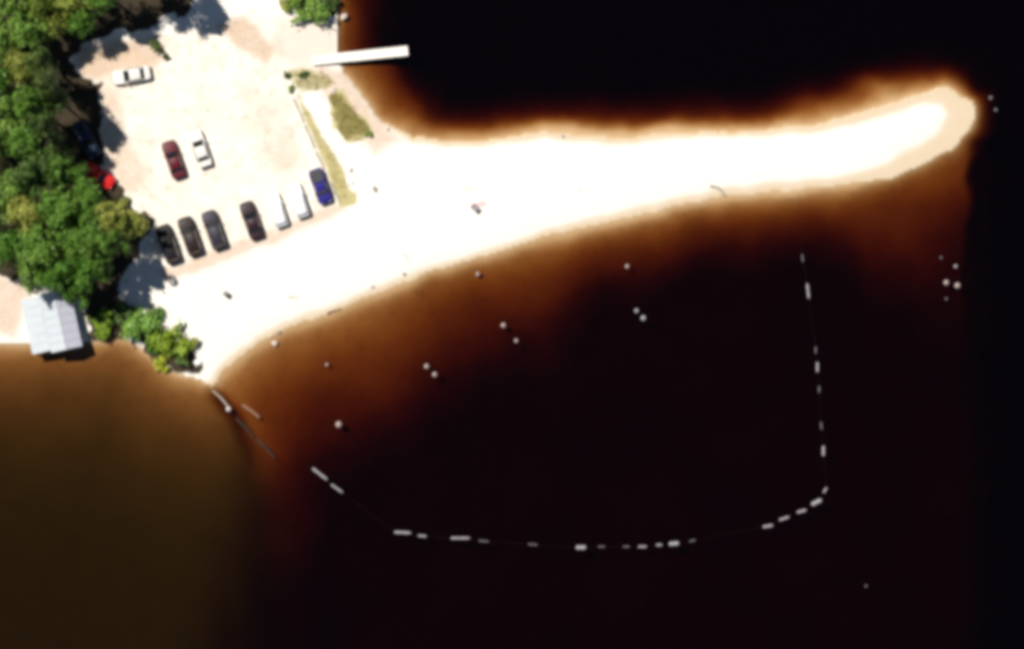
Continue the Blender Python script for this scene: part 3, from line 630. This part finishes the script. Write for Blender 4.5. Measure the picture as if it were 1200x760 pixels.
for i, (a, b) in enumerate([((344, 116), (356, 144)), ((357, 147), (369, 175)), ((370, 178), (380, 199)), ((388, 214), (398, 238))]):
    log('edging_log', f'{ORD[i]} weathered edging log counted from the pier end of car park', a, b, .13, .11, M['edging'], 0, 'edging logs of the car park', 'log', .05)
log('boom_log', 'pale floating log leading to a white buoy at the beach corner', (249, 457), (267, 476), .10, .12, M['palelog'], .02, 'logs floating off the beach corner', 'log', .1, 8, True)
log('boom_log', 'pinkish tan floating log beside the pale one at beach corner', (284, 474), (304, 489), .15, .13, M['tanlog'], .03, 'logs floating off the beach corner', 'log', .06, 8, True)
log('boom_log', 'dark wet log, nearer one below the pale log', (277, 490), (297, 512), .12, .08, M['sunken'], .0, 'logs floating off the beach corner', 'log', .08, 8, True)
log('boom_log', 'dark wet log, farther one, reaching towards the long floats', (300, 514), (322, 536), .11, .08, M['sunken'], .0, 'logs floating off the beach corner', 'log', .08, 8, True)
log('driftwood', 'grey crooked driftwood branch on the wet sand of the spit', (832, 218), (850, 230), .15, .10, M['drift'], 0, None, 'driftwood', .35, 8, False, 0)
log('driftwood', 'tan driftwood log at the waterline near the beach corner', (383, 367), (400, 362), .11, .08, M['tanlog'], .02, None, 'driftwood', .08)
log('driftwood', 'thin grey driftwood stick on the beach above the bay curve', (473, 298), (480, 306), .07, .04, M['drift'], 0, None, 'driftwood', .1)
log('driftwood', 'short grey driftwood lying near the round drum on the sand', (338, 348), (350, 350), .08, .06, M['drift'], 0, None, 'driftwood', .1)
log('driftwood', 'thin pink-grey stick upslope of the beach chair', (543, 222), (557, 222), .06, .04, M['palelog'], 0, None, 'driftwood', .05)
def rock(label, px, py, r_, mat, flat=.6, seed=0, group='stones along the shore'):
    q = random.Random(seed + 900); n = 9; x, y, z = G(px, py); z = max(z, -.05); rings = []
    wob = [q.uniform(.8, 1.2) for _ in range(n)]
    for lv, rr in ((-.25, .85), (0, 1.0), (.35, .92), (.7, .6), (.85, .25)):
        rings.append([(math.cos(2 * math.pi * k_ / n) * r_ * rr * wob[k_] * q.uniform(.93, 1.07), math.sin(2 * math.pi * k_ / n) * r_ * rr * wob[k_] * q.uniform(.93, 1.07) * .8, lv * r_ * flat * q.uniform(.9, 1.1)) for k_ in range(n)])
    o = MB().loft(rings).build('boulder', mat); o.location = (x, y, z); o.rotation_euler = (0, 0, q.uniform(0, 6)); tag(o, label, 'boulder', group)
ROCKS = [('pale pinkish boulder in the lake edge above the pier', 403, 20, .45, 'stone'), ('bright white boulder beside the grass verge tip', 411, 213, .48, 'stone_white'),
 ('flat grey boulder on sand right of the white boulder', 440, 222, .40, 'stone_grey'), ('grey stone above the white boulder at path end', 412, 200, .30, 'stone_grey'),
 ('dark stone at the north waterline of the spit', 660, 160, .22, 'stone_grey'), ('tan boulder in the shallows by the beach corner', 322, 402, .40, 'stone'),
 ('grey stone on the wet sand near the beach corner', 327, 389, .28, 'stone_grey'), ('tan stone by the grey one near the beach corner', 317, 394, .26, 'stone'),
 ('small grey stone at the bay waterline below the thin stick', 474, 321, .26, 'stone_grey'), ('tiny grey stone in the middle of the white spit', 680, 223, .15, 'stone_grey'),
 ('lone reddish stone on the sand between drum and driftwood', 318, 355, .16, 'stone'), ('small grey stone at the inner shoulder of lake shore', 455, 152, .22, 'stone_grey'),
 ('pale stone on the bank just below the pier', 375, 84, .36, 'stone'), ('flat pale slab beside the grass patch top', 390, 106, .55, 'stone'),
 ('grey stone at the far bay waterline left of stick', 437, 336, .24, 'stone_grey'), ('white stone at the sandy corner above the logs', 232, 424, .5, 'stone_white')]
for i, (lab, px, py, r_, mk) in enumerate(ROCKS): rock(lab, px, py, r_, M[mk], .45 if 'flat' in lab else .65, i)

# ------------------------------------------------------------------ drum, beach chair, towel
def drum(px, py):
    t = thing('litter_drum', 'grey-green litter drum standing alone on the sand', 'litter bin', G(px, py))
    prof_ = [(.27, 0), (.29, .02), (.29, .28), (.305, .31), (.29, .34), (.29, .60), (.305, .63), (.29, .66), (.29, .86), (.305, .88)]
    m = MB(); n = 16
    m.loft([[(r_ * math.cos(2 * math.pi * k_ / n), r_ * math.sin(2 * math.pi * k_ / n), z) for k_ in range(n)] for r_, z in prof_]); m.build('body', M['bin'], t, True)
    m = MB(); m.loft([[(r_ * math.cos(2 * math.pi * k_ / n), r_ * math.sin(2 * math.pi * k_ / n), z) for k_ in range(n)] for r_, z in ((.32, .885), (.32, .92), (.2, .97), (.06, .985))]); m.build('lid', M['bin'], t, True)
    MB().tube([(-.06, 0, .985), (-.05, 0, 1.02), (.05, 0, 1.02), (.06, 0, .985)], .012, 6).build('handle', M['tube'], t)
drum(265, 344)
def chair(px, py):
    t = thing('beach_chair', 'grey canvas beach chair on the white sand by a pink towel', 'beach chair', G(px, py), .7)
    MB().box((0, 0, .30), (.56, .55, .025)).build('seat', M['cloth_grey'], t)
    m = MB(); m.add([(-.28, -.27, .30), (.28, -.27, .30), (.28, -.62, .80), (-.28, -.62, .80), (-.28, -.25, .30), (.28, -.25, .30), (.28, -.60, .80), (-.28, -.60, .80)], [(0, 1, 2, 3), (7, 6, 5, 4), (0, 4, 5, 1), (2, 6, 7, 3), (1, 5, 6, 2), (0, 3, 7, 4)]); m.build('backrest', M['cloth_grey'], t)
    for sx in (-1, 1):
        MB().tube([(sx * .30, -.63, .82), (sx * .30, -.26, .30), (sx * .30, .30, .30)], .014, 6).build('side_rail', M['tube'], t)
        MB().tube([(sx * .30, .28, .30), (sx * .30, .32, 0)], .014, 6).build('leg', M['tube'], t); MB().tube([(sx * .30, -.24, .30), (sx * .30, -.34, 0)], .014, 6).build('leg', M['tube'], t)
        MB().box((sx * .31, 0, .50), (.05, .5, .02)).build('armrest', M['plastic'], t)
chair(555, 242)
def towel(px, py):
    x, y, z = G(px, py); V = []; F = []; nx_, ny_ = 10, 6
    for i in range(nx_):
        for j in range(ny_): V.append(((i / (nx_ - 1) - .5) * 1.1, (j / (ny_ - 1) - .5) * .6, .02 + .02 * math.sin(i * 1.7) * math.cos(j * 1.3)))
    for i in range(nx_ - 1):
        for j in range(ny_ - 1): a = i * ny_ + j; F.append((a, a + ny_, a + ny_ + 1, a + 1))
    V2 = [(a, b, c - .012) for a, b, c in V]; o = len(V); F += [tuple(reversed([q + o for q in f])) for f in F[:]]
    ob = MB().add(V + V2, F).build('towel', M['cloth_pink'], None, True); ob.location = (x, y, z + .01); ob.rotation_euler = (0, 0, .3); tag(ob, 'pink towel lying beside the grey beach chair', 'towel')
towel(564, 239)

# ------------------------------------------------------------------ swimming-area floats and buoys
def float_mesh(name, ln, r_, mat):
    n = 12; pr = [(-.5, .15), (-.48, .55), (-.42, .85), (-.32, 1), (-.1, 1), (-.06, .9), (.06, .9), (.1, 1), (.32, 1), (.42, .85), (.48, .55), (.5, .15)]
    m = MB().loft([[(u * ln, r_ * k_ * math.cos(2 * math.pi * a / n), r_ * k_ * math.sin(2 * math.pi * a / n)) for a in range(n)] for u, k_ in pr]).mesh(name, True); m.materials.append(mat); return m
FL = [((366,548),(384,562),'l'),((388,567),(402,577),'g'),((462,623),(482,624),'l'),((490,627),(500,628),'g'),((528,630),(551,630),'m'),((561,633),(573,634),'d'),((619,637),(630,638),'d'),
 ((675,641),(687,641),'b'),((701,640),(709,640),'d'),((730,640),(738,640),'d'),((748,640),(758,640),'g'),((769,638),(776,638),'g'),((784,637),(796,636),'b'),((808,634),(815,632),'d'),
 ((894,617),(906,615),'l'),((913,609),(925,605),'m'),((934,600),(945,597),'l'),((951,591),(963,585),'b'),((965,577),(969,571),'g'),((965,534),(965,522),'l'),((963,503),(962,494),'d'),
 ((960,460),(960,452),'d'),((958,436),(958,424),'m'),((956,414),(956,406),'d'),((948,350),(946,332),'m'),((941,307),(940,298),'d')]
kinds = {'b': (.26, 'float', 'bright white'), 'l': (.16, 'float', 'white'), 'm': (.14, 'float', 'off-white'), 'g': (.13, 'float', 'dull white'), 'd': (.10, 'float_grey', 'dim grey')}
NUM = ['first','second','third','fourth','fifth','sixth','seventh','eighth','ninth','tenth','eleventh','twelfth','thirteenth','fourteenth','fifteenth','sixteenth','seventeenth','eighteenth','nineteenth','twentieth','twenty-first','twenty-second','twenty-third','twenty-fourth','twenty-fifth','twenty-sixth']
rp = [(270, 482), (322, 520)]
for i, (a, b, kd) in enumerate(FL):
    r_, mk, word = kinds[kd]; (x0, y0), (x1, y1) = W(*a), W(*b); ln = math.hypot(x1 - x0, y1 - y0)
    o = link('swim_float', float_mesh('swim_float', ln, r_, M[mk]), None); o.location = ((x0 + x1) / 2, (y0 + y1) / 2, r_ * .35); o.rotation_euler = (0, 0, math.atan2(y1 - y0, x1 - x0))
    tag(o, f'{word} float, {NUM[i]} along the swim rope from the beach corner', 'float', 'floats strung on the swim rope'); rp += [a, b]
rp += [(938, 270), (936, 225)]
rm = MB(); rm.tube([(W(*p)[0], W(*p)[1], -.35 if 0 < i < len(rp) - 1 else -.1) for i, p in enumerate(rp)], .014, 5)
tag(rm.build('swim_rope', M['rope']), 'dark wet rope linking the floats round the swimming area', 'rope')
def buoy_mesh(name, r_, mat):
    n = 12; pr = [(-.75, .45), (-.4, .85), (0, 1), (.35, .93), (.62, .70), (.78, .42), (.84, .22), (1.05, .18), (1.1, .10)]
    m = MB().loft([[(r_ * k_ * math.cos(2 * math.pi * a / n), r_ * k_ * math.sin(2 * math.pi * a / n), z * r_) for a in range(n)] for z, k_ in pr]).mesh(name, True); m.materials.append(mat); return m
BU = [(268,479,.32,'float_pale','white buoy at the end of the pale log by beach corner'),(397,497,.38,'float_warm','bright round buoy alone between beach corner and long floats'),(383,427,.20,'float_warm','small pinkish buoy in the shallows of beach corner'),
 (500,429,.30,'float_warm','upper buoy of the pair in the brown shallows'),(509.5,438.5,.30,'float_warm','lower buoy of the pair in the brown shallows'),
 (590,381,.30,'float_warm','upper buoy of the spaced pair in mid bay'),(605,399,.24,'float_warm','lower dimmer buoy of the spaced pair in mid bay'),
 (746,364,.26,'float','upper buoy of the close pair in the dark bay'),(754,372.5,.32,'float','lower brighter buoy of the close pair in the dark bay'),
 (735,312,.25,'float_warm','lone small buoy above the close pair'),(560,321,.26,'float_warm','pinkish buoy lying close to the bay beach'),
 (1109,331,.32,'float_warm','left buoy of the bright pair off the spit tip'),(1122,334.5,.34,'float_warm','right buoy of the bright pair off the spit tip'),
 (1120,312,.22,'float','small buoy just above the bright pair'),(1103,302,.17,'float_grey','dim buoy topmost of the cluster off the spit'),
 (1109,350,.17,'float_grey','dim buoy just below the bright pair'),(1161,115,.26,'float_grey','upper grey buoy in black water past the spit tip'),
 (1167,129,.22,'float_grey','lower grey buoy in black water past the spit tip'),(1015,686,.16,'float_grey','faint grey buoy alone in the lowest dark water')]
for px, py, r_, mk, lab in BU:
    o = link('buoy', buoy_mesh('buoy', r_, M[mk]), None); o.location = (*W(px, py), r_ * .25); tag(o, lab, 'buoy', 'buoys in the lake')
